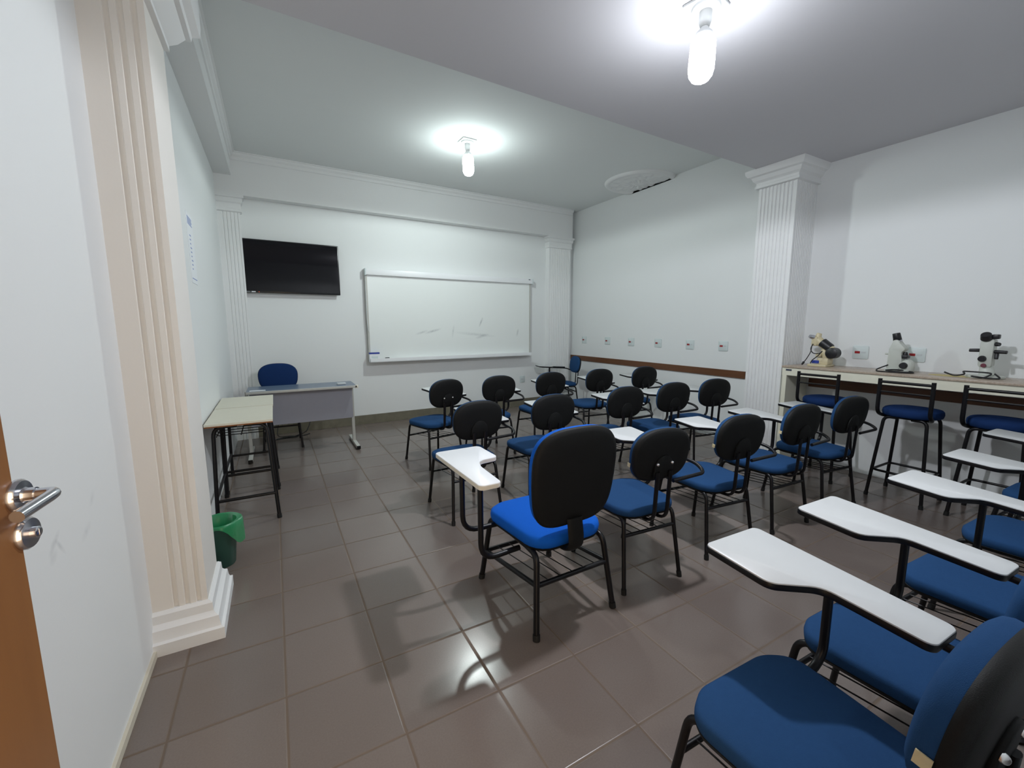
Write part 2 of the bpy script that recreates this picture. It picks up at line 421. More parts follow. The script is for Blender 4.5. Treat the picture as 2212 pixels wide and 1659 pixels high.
# leaf local frame: y along the leaf, +x towards the room
MB().box(-.036, 0, 0, dl, .008, 2.1, .002).build('door_leaf', M['door'], dr, 0)
def dpt(yy, zz, d=0): return (d, yy, zz)
HYY, HZ, LYY, LZ = 0.856, 1.198, 0.859, 1.137
def xlathe(mb, prof, y, z, n=24):
    Mx = Matrix.Translation((0,y,z)) @ Matrix.Rotation(PI/2, 4, 'Y')
    return mb.lathe(prof, (0,0,0), n, Mx)
hd = xlathe(MB(), [(.025,0),(.025,.004),(.022,.008),(.012,.009),(.0105,.012),(.0105,.022)], HYY, HZ)
hd.tube([(.018,HYY,HZ),(.043,HYY,HZ),(.046,HYY-.016,HZ),(.044,HYY-.085,HZ-.004)], .0085, 12, fillet=.018)
hd.build('door_handle', M['chrome'], dr, 40)
xlathe(MB(), [(.025,0),(.025,.004),(.022,.008),(.0085,.009),(.0085,.016),(.007,.017)], LYY, LZ).box(.0165,.0175,LYY-.001,LYY+.001,LZ-.005,LZ+.005).build('lock_rosette', M['chrome'], dr, 40)

# ------------------------------------------------------------------ tablet chairs
def chair(name, label, loc, rz, fabric, p, group=None):
    """p: dims of this chair kind"""
    t = thing(name, label, 'chair', loc, rz, group)
    W, Dr, Df, ins = p['w'], p['dr'], p['df'], p.get('ins', .028)
    zr = p.get('zr', .405)                       # height of the side rails
    R_ = p.get('tube', .0115)
    # seat cushion + plastic pan
    sw, sd0, sd1 = p['sw'], p['s0'], p['s1']
    so = rpoly([(-sw*.86, sd0, .11), (sw*.86, sd0, .11), (sw, sd1-.05, .09), (sw*.62, sd1, .12), (-sw*.62, sd1, .12), (-sw, sd1-.05, .09)], .09, 5)
    th = p.get('st', .055); zs = p['zs']
    st = MB().pad(so, [(.90,zs-th),(.965,zs-th+.006),(.995,zs-th*.6),(1.0,zs-th*.42),(.985,zs-th*.16),(.94,zs-.004),(.8,zs+.003),(.4,zs+.004),(.05,zs+.003)]).build('seat', fabric, t, 60)
    MB().pad(so, [(.80,zs-th-.012),(.88,zs-th-.010),(.965,zs-th+.0),(.985,zs-th+.012),(.97,zs-th+.014)]).build('seat_pan', M['plastic'], st, 50)
    # backrest: cushion in front of a shell, leaning back a little
    bw, bh, bz, by = p['bw'], p['bh'], p['bz'], p['by']
    o = []
    for x, y in superell(1, 1, p.get('sq',2.75), 56):
        k = 1 + .05*y
        o.append((x*bw/2*k*(1 if y > 0 else 1-.03*abs(y)), y*bh/2 + .012*(1-x*x)))
    Mx = Matrix.Translation((p.get('bx',0), by, bz)) @ Matrix.Rotation(math.radians(p.get('lean', 7)), 4, 'X') @ Matrix.Rotation(PI/2, 4, 'X')
    # after that rotation local z points to -Y (backwards)
    bt = p.get('bt', .04)
    br = MB().pad(o, [(.05,-bt-.004),(.5,-bt-.003),(.86,-bt+.002),(.955,-bt+.012),(.985,-bt*.5),(.98,-.004),(.9,0)], Mx).build('backrest', fabric, t, 60)
    MB().pad(o, [(.9,-.008),(.985,-.006),(1.0,0),(1.0,.008),(.985,.016),(.9,.024),(.6,.028),(.1,.030)], Mx).build('back_shell', M['plastic'], br, 50)
    for sx, sz, in p.get('labels', ()):
        lk = p.get('lab', 1.0); MB().box(-.0015,.0015,-.019*lk,.019*lk,-.018*lk,.016*lk, M=Mx @ Matrix.Translation((sx*bw/2*.998, sz, -.016))).build('care_label', M['labelc'], br, 0)
    # bracket + bolts
    if p.get('bracket', True):
        bo = rpoly([(-.066,-.075,.012),(.066,-.075,.012),(.066,.0,.06),(.03,.052,.06),(-.03,.052,.06),(-.066,.0,.06)], .04, 5)
        bzc = p.get('brz', -.035)
        bk = MB().slab(bo, .026, .040, .006, Mx @ Matrix.Translation((p.get('brx',0), bzc, 0))).build('back_bracket', M['plastic'], br, 40)
        for sx in (-1, 1):
            MB().lathe([(.0100,.038),(.0098,.041),(.0088,.0445),(.0068,.0475),(.0038,.0495),(.0008,.050)], (sx*.050+p.get('brx',0), bzc+.008, 0), 12, Mx).build('bolt', M['bolt'], bk, 40)
    # supports from under the seat to the back
    if p.get('jbar'):
        bx = p.get('bx',0); MB().tube([(bx,-.05,zs-th-.010),(bx,by-.035,zs-th+.004),(bx,by-.008,bz-bh*.40)], .01, 12, fillet=.09, flat=(.014,.045)).build('back_support', M['plastic'], t, 40)
    else:
        for sx in (-.045, .045):
            MB().tube([(sx,-.06,zs-th-.012),(sx,by-.020,zs-th-.012),(sx,by-.034,bz-.075)], .01, 10, fillet=.07, flat=(.008,.014)).build('back_support', M['black'], t, 40)
    # legs: each leg runs from its foot up to the bend of the side rail
    legs = {}
    for sx in (-1, 1):
        for sy, yy in (('r', -Dr), ('f', Df)):
            s_ = -1 if sy == 'r' else 1
            xt = sx*(W-ins); yt = yy - s_*.055
            pts = [(sx*W, yy, .004), (xt, yt, zr), (xt*.96, yt - s_*.10, zr)]
            lg = MB().tube(pts, R_, 12, fillet=.075).build('leg', M['black'], t, 50)
            d = (Vector(pts[1])-Vector(pts[0])).normalized()
            q = Vector(pts[0]) - d*.004
            MB().tube([q, q+d*.03], R_+.003, 12).build('rubber_foot', M['rubber'], lg, 50)
            legs[sx, sy] = pts
    rl = MB()
    for sx in (-1, 1):
        a = legs[sx,'r'][2]; b_ = legs[sx,'f'][2]
        rl.tube([a, b_], R_, 12)
    xa = (W-ins)*.93
    for yy in (-Dr+.12, Df-.14):
        rl.tube([(-xa, yy, zr), (xa, yy, zr)], R_*.9, 10)
    rl.box(-.075,.075,-.09,.09, zr+.004, zs-th-.004)
    rl.build('seat_frame', M['black'], t, 50)
    # book rack of bars and wires
    def on_leg(sx, sy, z):
        a, b_ = Vector(legs[sx,sy][0]), Vector(legs[sx,sy][1]); k = z/b_.z
        return a+(b_-a)*k
    zk, zf = p['rackr'], p['rackf']
    segs = [(on_leg(-1,'r',zk), on_leg(1,'r',zk)), (on_leg(-1,'f',zf), on_leg(1,'f',zf))]
    if p.get('side_bars'): segs += [(on_leg(sx,'r',zk), on_leg(sx,'f',zf)) for sx in (-1, 1)]
    for a, b_ in segs: MB().tube([a, b_], R_*.85, 10).build('rack_bar', M['black'], t, 50)
    wires = MB()
    for k in range(5):
        u = (k+1)/6
        a = on_leg(-1,'r',zk).lerp(on_leg(1,'r',zk), u); b_ = on_leg(-1,'f',zf).lerp(on_leg(1,'f',zf), u)
        wires.tube([a+Vector((0,0,.006)), b_+Vector((0,0,.006))], .0028, 6)
    wires.build('rack_wires', M['black'], t, 50)
    # writing tablet
    tb = p.get('tablet')
    if tb == 'right':
        zt = p.get('zt', .722)
        Mt = Matrix.Translation((0,0,zt)) @ Matrix.Rotation(rd(3.6), 4, 'X')
        out = rpoly([(.075,.37,.022),(.075,.155,.045),(.195,.08,.06),(.203,-.155,.022),(.335,-.155,.022),(.335,.37,.022)], .02, 5)
        tp = MB().slab(out, -.016, 0, .003, Mt).build('tablet_top', M['lam'], t, 40)
        out2 = offset_poly(out, .0022)
        MB().slab(out2, -.0235, -.0035, .004, Mt).build('tablet_edge', M['black'], tp, 40)
        MB().tube([(.30,.11,zt-.022),(.302,.11,.44),(W-ins+.005,.11,zr)], .0125, 12, fillet=.06).build('tablet_post', M['black'], t, 50)
        MB().tube([Mt @ Vector((.29,.26,-.033)), Mt @ Vector((.282,-.16,-.034)),(.305,by+.02,zt-.06),(.29,by-.045,zt-.09),(.045,by-.055,zt-.095)], .0105, 10, fillet=.06).build('tablet_arm', M['black'], t, 50)
    elif tb == 'left':
        zt = p.get('zt', .72)
        out = rpoly([(-0.462,0.399,0.030),(-0.462,-0.178,0.025),(-0.354,-0.178,0.025),(-0.341,0.058,0.050),(-0.313,0.150,0.060),(-0.193,0.162,0.030),(-0.193,0.399,0.030)], .02, 6)
        tp = MB().slab(out, zt-.024, zt, .003).build('tablet_top', M['lamw'], t, 40)
        MB().slab(offset_poly(out, .001), zt-.021, zt-.004, 0).build('tablet_edge', M['edgew'], tp, 40)
        ps = MB()
        for yy, xb in ((.125,-.418),(-.065,-.408)):
            ps.tube([(xb,yy,zt-.02),(xb,yy,.335 if yy < .1 else .40),(-.195,yy,.345 if yy < .1 else .395)], .0135, 12, fillet=.09)
        ps.build('tablet_post', M['black'], t, 50)
    return t

STD = dict(w=.203, dr=.25, df=.245, zs=.463, sw=.222, s0=-.235, s1=.20, st=.06, bw=.39, bh=.29, bz=.755, by=-.262, rackr=.31, rackf=.27, tablet='right')
STDL = dict(STD); STDL['labels'] = ((-1,-.02),); STDL['lab'] = .68; STDB = dict(STD); STDB['labels'] = ((-1,-.03),); STDB['lab'] = .55; STDL['by'] = -.285; STDL['bt'] = .05
GR = 'blue tablet armchairs set out in rows'
proto = chair('tablet_chair', 'tablet chair at the left end of the front row, nearest the teacher desk', (1.435,4.30,0), rd(13), M['blue'], STD, GR)
for x, y, a, lab in (
    (2.115,4.33,-2,'second tablet chair from the left in the front row, under the whiteboard'),
    (2.80,4.33,-3,'middle tablet chair of the front row, between the wall socket and the corner'),
    (3.54,4.33,-5,'fourth tablet chair from the left in the front row, seat fully in view'),
    (4.26,4.27,-6,'tablet chair at the right end of the front row, under the wooden wall rail'),
    (1.25,3.03,2,'tablet chair at the left end of the second row, behind the white left-handed tablet'),
    (1.91,3.00,-2,'second tablet chair of the second row, just over the bright blue chair back'),
    (2.72,3.03,-4,'middle tablet chair of the second row, two shiny bolts on its back'),
    (3.32,3.01,-5,'fourth tablet chair of the second row, teal-looking seat beside the right wall'),
    (3.92,2.99,-8,'tablet chair at the right end of the second row, nearest the fluted pillar'),
    (3.85,1.79,-6,'right end chair of the third row, next to the first bar stool'),
): dup(proto, (x,y,0), rd(a), lab, GR)
pb = chair('tablet_chair', 'tablet chair right beside the bright blue chair, black back with two bolts', (1.785,1.80,0), rd(-4), M['blue'], STDB, GR)
for x, y, a, lab in (
    (2.49,1.80,-6,'third chair of the third row, tablet over the second-row legs'),
    (3.165,1.80,-3,'fourth chair of the third row, in front of the counter end'),
): dup(pb, (x,y,0), rd(a), lab, GR)
pn = chair('tablet_chair', 'nearest blue tablet chair at the bottom right corner with a torn cream label', (1.09,.462,0), rd(-2), M['blue'], STDL, GR)
for x, y, a, lab in (
    (1.645,.47,-2,'second chair of the nearest row, its grey tablet behind the closest tablet'),
    (2.345,.445,-3,'third chair of the nearest row, its tablet pointing at the middle stool'),
    (3.06,.455,-2,'fourth chair of the nearest row, tablet in front of the third stool'),
    (3.93,.505,-2,'farthest chair of the nearest row, tablet tip at the right picture edge'),
): dup(pn, (x,y,0), rd(a), lab, GR)

HERO = dict(w=.236, dr=.287, df=.287, zs=.468, sw=.245, s0=-.255, s1=.235, st=.075, bw=.475, bh=.475, bz=.747, by=-.285, bt=.05, rackr=.245, rackf=.175, ins=.035, tube=.0145,
            tablet='left', jbar=True, bracket=False, side_bars=True, zr=.385, zt=.755, lean=5, bx=-.03, sq=3.5)
chair('tablet_chair', 'bright blue tall-backed chair with a white left-handed writing tablet', (1.20,1.80,0), rd(1), M['blue2'], HERO)
dup(proto, (4.345,6.02,0), rd(76), 'blue tablet chair in the far corner turned sideways towards the left', GR)
TEACH = dict(STD); TEACH.update(tablet=None, bh=.34, bz=.80, bw=.44)
chair('teacher_chair', 'blue chair behind the grey teacher desk facing the room', (.02,5.80,0), rd(180), M['navy'], TEACH)

# ------------------------------------------------------------------ bar stools at the counter
def stool(label, loc, rz, group):
    t = thing('bar_stool', label, 'stool', loc, rz, group)       # local +Y faces the counter
    zs = .765
    so = superell(.185, .18, 2.5, 44)
    MB().pad(so, [(.9,zs-.065),(.97,zs-.06),(1.0,zs-.035),(.985,zs-.014),(.93,zs-.002),(.7,zs+.006),(.3,zs+.009),(.03,zs+.009)]).build('seat', M['navy'], t, 60)
    fr = MB()
    fr.box(-.12,.12,-.13,.13, zs-.082, zs-.062, .01)
    fr.build('seat_plate', M['black'], t, 40)
    for sx in (-1,1):
        for sy in (-1,1):
            lg = MB().tube([(sx*.180, sy*.19, .004),(sx*.135, sy*.135, zs-.075),(sx*.04, sy*.135, zs-.075)], .0125, 12, fillet=.06).build('leg', M['black'], t, 50)
            MB().tube([(sx*.1805, sy*.1905, 0),(sx*.178, sy*.1875, .03)], .0155, 12).build('rubber_foot', M['rubber'], lg, 50)
    k = .18; zq = .23
    q = .18-(.18-.135)*zq/(zs-.075)
    ring = fillet_path([Vector(p) for p in ((0,-q-.004,zq),(q,-q-.004,zq),(q,q+.004,zq),(-q,q+.004,zq),(-q,-q-.004,zq),(0,-q-.004,zq))], .05)
    MB().tube(ring[:-1], .010, 10, closed=True).build('footrest', M['black'], t, 50)
    for sx in (-1,1):
        MB().tube([(sx*.09,-.06,zs-.075),(sx*.165,-.12,zs-.07),(sx*.165,-.20,zs-.03),(sx*.165,-.205,1.01)], .014, 12, fillet=.06).build('back_post', M['black'], t, 50)
    br = MB().tube([(-.165,-.205,.985),(.165,-.205,.985)], .011, 10)
    br.build('back_rail', M['black'], t, 50)
    MB().tube([(-.165,-.205,.905),(.165,-.205,.905)], .007, 10).build('back_rail', M['black'], t, 50)
    return t
s0 = stool('blue bar stool at the pillar end of the counter, partly behind a tablet chair', (4.565,2.025,0), rd(-90), 'bar stools at the counter')
dup(s0, (4.56,1.395,0), rd(-90), 'middle bar stool of the three, below the grey-white microscope')
dup(s0, (4.60,.90,0), rd(-90), 'bar stool nearest the right picture edge, behind the grey tablets')

# ------------------------------------------------------------------ counter
ct = thing('counter', 'long granite-topped counter with cream panels along the right wall', 'counter', (4.72,1.3,0))
def cbox(x0,x1,y0,y1,z0,z1,b=0): return MB().box(x0-4.72,x1-4.72,y0-1.3,y1-1.3,z0,z1,b)
cbox(4.49,XR-.001,.12,2.425,1.022,1.04,.003).build('countertop', M['granite'], ct, 30)
ap = cbox(4.50,4.525,.12,2.42,.945,1.022).build('apron', M['cpanel'], ct, 0)
cbox(4.50,4.90,2.375,2.415,0,.945).build('end_panel', M['cpanel'], ct, 0)
cbox(4.4985,4.4999,2.33,2.385,.990,1.008).build('name_tag', M['inkd'], ap, 0)
tag(MB().lathe([(.11,0),(.1,.0012),(.05,.002),(.002,.0022)], (0,0,0), 28).build('residue_patch', M['ydust'], None, 40), 'yellow powdery stain on the counter between two lensmeters', 'stain').location = (4.74,1.24,1.04)
bpy.data.objects['residue_patch'].scale = (.8,1.3,1)

# bench lensmeters for measuring spectacle lenses -----------------------------------------------------------
def cyl(mb, a, b_, r0, r1=None, n=18):
    a = Vector(a); b_ = Vector(b_); d = b_-a; L_ = d.length
    Mx = Matrix.Translation(a) @ d.to_track_quat('Z','Y').to_matrix().to_4x4()
    r1 = r0 if r1 is None else r1
    return mb.lathe([(r0*.9,0),(r0,.004),(r1,L_-.004),(r1*.9,L_)], (0,0,0), n, Mx)
# local frames: +X along the wall to the picture left (world +Y), +Z up, -Y towards the room... rotated below
t = thing('lensmeter', 'cream tilted microscope with a black cable by the pillar', 'lensmeter', (4.73,2.17,1.04), rd(-90), 'lensmeters on the counter')
# local x -> world -y, local y -> world +x  (so local -x is the picture left)
MB().box(-.10,.07,-.085,.085,0,.022,.008).box(-.03,.07,-.055,.055,.02,.085,.012).build('base', M['mcream'], t, 40)
a = MB(); cyl(a, (.03,0,.07), (.005,0,.17), .03, .028); a.box(-.055,-.005,-.03,.03,.09,.13,.006); a.build('stand', M['mcream'], t, 40)
a = MB(); cyl(a, (-.075,0,.265), (.075,0,.16), .044, .038); a.box(-.10,-.045,-.045,.045,.20,.29,.014); cyl(a,(-.062,0,.27),(-.05,0,.325),.03,.022); hb = a.build('housing', M['mcream'], t, 40)
a = MB(); cyl(a, (-.02,0,.235), (.06,0,.178), .047, .043); a.build('grip_ring', M['mblack'], hb, 40)
a = MB(); cyl(a, (-.085,-.03,.285), (-.105,-.065,.295), .024, .018); a.build('eyepiece', M['chrome'], hb, 40)
a = MB(); cyl(a, (.085,-.045,.135), (.085,.045,.135), .052, .052, 24); a.build('focus_wheel', M['mblack'], hb, 40)
MB().box(-.07,-.005,-.06,-.052,.03,.06,.003).build('scale_plate', M['bluebox'], t, 0)
MB().tube([(-.075,-.05,.22),(-.085,-.075,.17),(-.05,-.09,.125),(.01,-.085,.13),(.03,-.08,.16),(.0,-.09,.11),(-.05,-.10,.06),(-.055,-.11,.03)], .0045, 8, fillet=.04).tube([(-.08,-.06,.20),(-.072,-.085,.14),(-.105,-.10,.06),(-.125,-.105,.03)], .004, 8, fillet=.03).build('cable', M['cable'], t, 50)
a = MB(); cyl(a, (-.118,-.102,.042), (-.133,-.106,.012), .011, .008); a.build('plug', M['cable'], t, 40)

t = thing('lensmeter', 'grey-white upright microscope with a black eyepiece at the middle of the counter', 'lensmeter', (4.72,1.585,1.04), rd(-90), 'lensmeters on the counter')
bo = rpoly([(-.075,-.075,.03),(.105,-.07,.05),(.105,.07,.05),(-.075,.075,.03)], .04, 5)
MB().slab(bo, 0, .03, .01).build('base', M['mgrey'], t, 40)
sd_ = rpoly([(-.065,.02,.01),(.02,.02,.01),(.045,.06,.03),(.03,.17,.02),(.06,.20,.02),(.02,.245,.02),(-.005,.285,.02),(-.035,.275,.02),(-.06,.20,.04)], .02, 4)
Ms = Matrix.Rotation(PI/2, 4, 'X')
MB().slab(sd_, -.042, .042, .012, Ms).build('body', M['mgrey'], t, 40)
a = MB(); cyl(a, (-.015,-.005,.27), (-.028,-.015,.335), .03, .027); e = a.build('eyepiece', M['mblack'], t, 40)
a = MB(); cyl(a, (-.012,-.004,.258), (-.017,-.006,.275), .033, .032); a.build('eyepiece_collar', M['chrome'], e, 40)
a = MB(); a.box(.01,.07,-.035,.035,.12,.15,.006); cyl(a,(.045,0,.15),(.045,0,.175),.02,.014); a.build('lens_stage', M['mblack'], t, 40)
a = MB(); a.lathe([(.05,0.02),(.052,.05),(.045,.09),(.025,.11),(.004,.115)], (.065,0,0), 20); a.build('lamp_housing', M['mgrey'], t, 40)
a = MB(); cyl(a, (.058,-.045,.062), (.058,-.075,.062), .028, .025); a.build('knob', M['mblack'], t, 40)
a = MB(); cyl(a, (-.055,-.02,.155), (-.085,-.02,.155), .008, .008); a.build('lever', M['mgrey'], t, 40)
MB().tube([(-.05,-.04,.06),(-.11,-.09,.02),(-.10,-.12,.006),(.03,-.125,.006),(.12,-.09,.006),(.13,-.02,.008),(.03,-.09,.03),(-.06,-.11,.018),(.08,-.115,.012),(.115,-.06,.01)], .0055, 8, fillet=.05).build('cable', M['cable'], t, 50)

t = thing('lensmeter', 'grey microscope with two black horizontal arms at the right of the counter', 'lensmeter', (4.76,1.065,1.04), rd(-90), 'lensmeters on the counter')
MB().slab(superell(.105,.085,2.4,36), 0, .022, .008).build('base', M['mgrey'], t, 40)
a = MB(); cyl(a, (.01,0,.02), (0,0,.10), .045, .036); a.build('stand', M['mgrey'], t, 40)
MB().box(-.042,.036,-.045,.045,.085,.30,.018).build('body', M['mgrey'], t, 40)
a = MB(); cyl(a,(-.012,-.03,.30),(-.012,-.06,.335),.034,.030); a.box(.015,.055,-.045,.0,.30,.335,.008); a.build('eyepiece', M['mblack'], t, 40)
for x0, x1, z_ in ((-.042,-.098,.212),(.030,.102,.205)):
    a = MB(); cyl(a, (x0,-.02,z_), (x1,-.025,z_-.002), .0135, .0125); a.build('arm', M['mblack'], t, 40)
for p0, p1, r0, r1 in (((-.018,-.04,.15),(-.018,-.065,.148),.024,.021),((.034,-.02,.262),(.06,-.03,.26),.016,.014),((.05,-.02,.19),(.052,-.03,.15),.012,.011)):
    a = MB(); cyl(a, p0, p1, r0, r1); a.build('knob', M['mblack'], t, 40)
a = MB(); cyl(a, (-.005,-.045,.10), (-.005,-.055,.098), .016); a.build('indicator', M['rose'], t, 40)
MB().tube([(-.20,-.11,.035),(-.14,-.10,.008),(-.08,-.11,.03),(-.10,-.10,.05),(.02,-.10,.05),(.06,-.09,.045),(.02,-.11,.006),(-.06,-.115,.02),(.05,-.11,.008),(.11,-.10,.01),(.07,-.10,.045)], .0058, 8, fillet=.03).build('cable', M['cable'], t, 50)

# ------------------------------------------------------------------ wall outlets
def outlet(label, y, z, group, first=[None]):
    if first[0] is None:
        t = thing('wall_outlet', label, 'outlet', (XR,y,z), rd(90), group)      # local -x..x along the wall, +y into the wall ... front is -y -> world: see rotation
        Mx = Matrix.Rotation(PI/2, 4, 'X')
        pl = rpoly([(-.066,-.064),(.066,-.064),(.066,.064),(-.066,.064)], .012, 4)
        MB().slab(pl, 0, .009, .004, Mx).build('cover_plate', M['plate'], t, 40)
        MB().box(-.044,-.002,-.0115,-.008,-.011,.011,.0).build('red_socket', M['red'], t, 0)['label'] = 'dark red socket insert'
        MB().box(.006,.044,-.0105,-.008,-.008,.008).build('grey_socket', M['platem'], t, 0)
        first[0] = t; return t
    return dup(first[0], (XR,y,z), rd(90), label, group)
# with rz=+90deg local -y faces world +x; turn it round so the plate faces the room
GO = 'outlets with red sockets along the right wall'
YS = [6.17,5.55,5.0,4.455,3.90,3.405,1.955,1.545]
LB = ['outlet plate with red socket nearest the far corner','second outlet plate from the far corner','third outlet plate from the far corner','fourth outlet plate from the far corner','fifth outlet plate from the far corner','outlet plate with red socket nearest the pillar on its far side',
      'outlet plate above the counter beside the cream microscope','outlet plate half hidden behind the middle microscope']
for y_, l_ in zip(YS, LB):
    o = outlet(l_, y_, 1.183, GO); o.rotation_euler = (0,0,rd(-90))
t = thing('wall_socket', 'small double socket low on the whiteboard wall', 'outlet', bwpt(4.065,0,.488), A0)
MB().slab(rpoly([(-.055,-.06),(.055,-.06),(.055,.06),(-.055,.06)], .01, 4), 0, .008, .003, Matrix.Rotation(PI/2,4,'X')).build('cover_plate', M['plate'], t, 40)
MB().box(-.03,.03,-.0095,-.0075,-.012,.012).build('socket_insert', M['platem'], t, 0)

# ------------------------------------------------------------------ tv, whiteboard
t = thing('television', 'black flat television hung on the whiteboard wall', 'television', bwpt(.49,0,1.86), A0)
MB().box(-.56,.56,-.085,-.055,0,.655,.006).build('screen_bezel', M['tvb'], t, 30)
MB().box(-.548,.548,-.0862,-.0845,.022,.643).build('screen', M['tv'], t, 0)
MB().box(-.25,.25,-.056,-.0,.15,.5).build('wall_mount', M['tvb'], t, 0)
MB().box(-.487,-.443,-.0872,-.0862,.006,.018).build('sticker', M['paper'], t, 0)
lt = MB()
for k in range(7): lt.box(-.545+k*.007,-.5405+k*.007,-.0868,-.0858,.009,.0155)
lt.build('lettering', M['platem'], t, 0)
MB().box(-.408,-.402,-.0868,-.0858,.009,.014).build('standby_light', M['redled'], t, 0)

WB = thing('whiteboard', 'wide white marker board with aluminium tray, smudged from wiping', 'whiteboard', NB*DB, A0)
MB().box(1.415,4.175,-.06,-.045,.95,2.16).build('board_surface', M['board'], WB, 0)
fr = MB().box(1.395,1.418,-.068,-.02,.93,2.18).box(4.172,4.192,-.068,-.02,.93,2.18).box(1.5,1.56,-.045,0,1.0,2.1).box(4.0,4.06,-.045,0,1.0,2.1)
fr.build('board_frame', M['deskm'], WB, 0)
MB().box(1.395,4.165,-.165,-.155,.925,.975).box(1.395,4.165,-.165,-.06,.922,.932).box(1.395,4.165,-.07,-.045,.925,.955).build('marker_tray', M['lamw'], WB, 0)
t = thing('screen_case', 'long white projection screen case mounted above the whiteboard', 'projection screen', NB*DB, A0)
MB().box(1.40,4.215,-.105,-.02,2.158,2.243,.008).build('case', M['lamw'], t, 30)
MB().box(1.388,1.40,-.108,-.015,2.153,2.248).box(4.215,4.227,-.108,-.015,2.153,2.248).box(1.6,1.66,-.02,0,2.18,2.22).box(3.9,3.96,-.02,0,2.18,2.22).build('end_cap', M['plate'], t, 0)
MB().box(4.13,4.165,-.1062,-.1048,2.222,2.234).build('maker_tag', M['inkd'], t, 0)
MB().tube([(1.392,-.06,2.155),(1.390,-.072,1.55),(1.398,-.072,1.40),(1.41,-.074,1.36)], .004, 6).build('pull_cord', M['platem'], t, 40)
def on_tray(name, label, cat, s_, z=0): return thing(name, label, cat, bwpt(s_, .118, .932), A0)
t = on_tray('paper_box', 'white carton with a blue top standing on the whiteboard tray', 'box', 1.458)
MB().box(-.07,.07,-.028,.028,0,.108).build('carton', M['paper'], t, 0); MB().box(-.071,.071,-.029,.029,.108,.13).build('lid', M['bluebox'], t, 0)
MB().box(-.045,.045,-.0292,-.028,.03,.075).build('printed_panel', M['plate'], t, 0)
t = on_tray('board_eraser', 'small dark board eraser lying on the whiteboard tray', 'eraser', 1.645)
MB().box(-.03,.03,-.02,.02,0,.02,.004).build('felt', M['inkd'], t, 30); MB().box(-.03,.03,-.02,.02,.02,.05,.006).build('grip', M['plastic'], t, 30)

# ------------------------------------------------------------------ teacher desk
t = thing('teacher_desk', 'grey teacher desk with blue-grey top and modesty panel', 'desk', (.266,5.43,0), rd(0))
def db(x0,x1,y0,y1,z0,z1,b=0): return MB().box(x0-.266,x1-.266,y0-5.43,y1-5.43,z0,z1,b)
tp = db(-.295,.822,5.245,5.70,.727,.748,.002).build('desktop', M['desk'], t, 0)
db(-.297,.824,5.235,5.246,.722,.750,.003).build('edge_band', M['deskm'], tp, 30)
db(.80,.84,5.235,5.26,.715,.752,.006).build('corner_cap', M['edgew'], tp, 30)
db(-.27,.775,5.31,5.328,.355,.72).build('modesty_panel', M['deskp'], t, 0)
for x in (-.30, .79):
    lg = db(x-.016,x+.016,5.42,5.47,.03,.727).build('leg', M['deskm'], t, 0)
    db(x-.02,x+.02,5.12,5.74,.012,.045,.003).build('foot_bar', M['deskm'], lg, 30)
    db(x-.021,x+.021,5.112,5.122,.010,.046).build('end_cap', M['black'], lg, 0)
    db(x-.02,x+.02,5.15,5.18,0,.012).build('glide', M['rubber'], lg, 0)
o = tag(MB().box(-.05,.05,-.032,.032,0,.022,.008).build('remote_control', M['platem'], None, 40), 'small grey device lying on the right end of the teacher desk', 'remote'); o.location = (.675,5.42,.748)
o = tag(MB().box(-.075,.075,-.03,.03,0,.002).build('paper_slip', M['paper'], None, 0), 'white paper slip on the left end of the teacher desk', 'paper'); o.location = (-.19,5.335,.748)
pts = [(-.05,6.10,.006),(.05,6.16,.006),(.12,6.11,.008),(.2,6.15,.02),(.3,6.15,.05),(.38,6.26,.2),(.36,6.30,.42),(.30,6.31,.5)]
cb_ = MB().tube(pts, .006, 8, fillet=.12).tube([(-.15,6.0,.006),(0,6.1,.006),(.15,6.05,.012),(.22,6.15,.006),(.1,6.2,.006),(-.05,6.18,.01),(-.02,6.30,.15),(-.02,6.33,.45)], .005, 8, fillet=.1).tube([(.02,6.12,.006),(.12,6.14,.012),(.28,6.16,.006),(.34,6.2,.01)], .006, 8, fillet=.08)
tag(cb_.build('power_cables', M['cable'], None, 50), 'tangled black cables on the floor behind the teacher desk', 'cable')

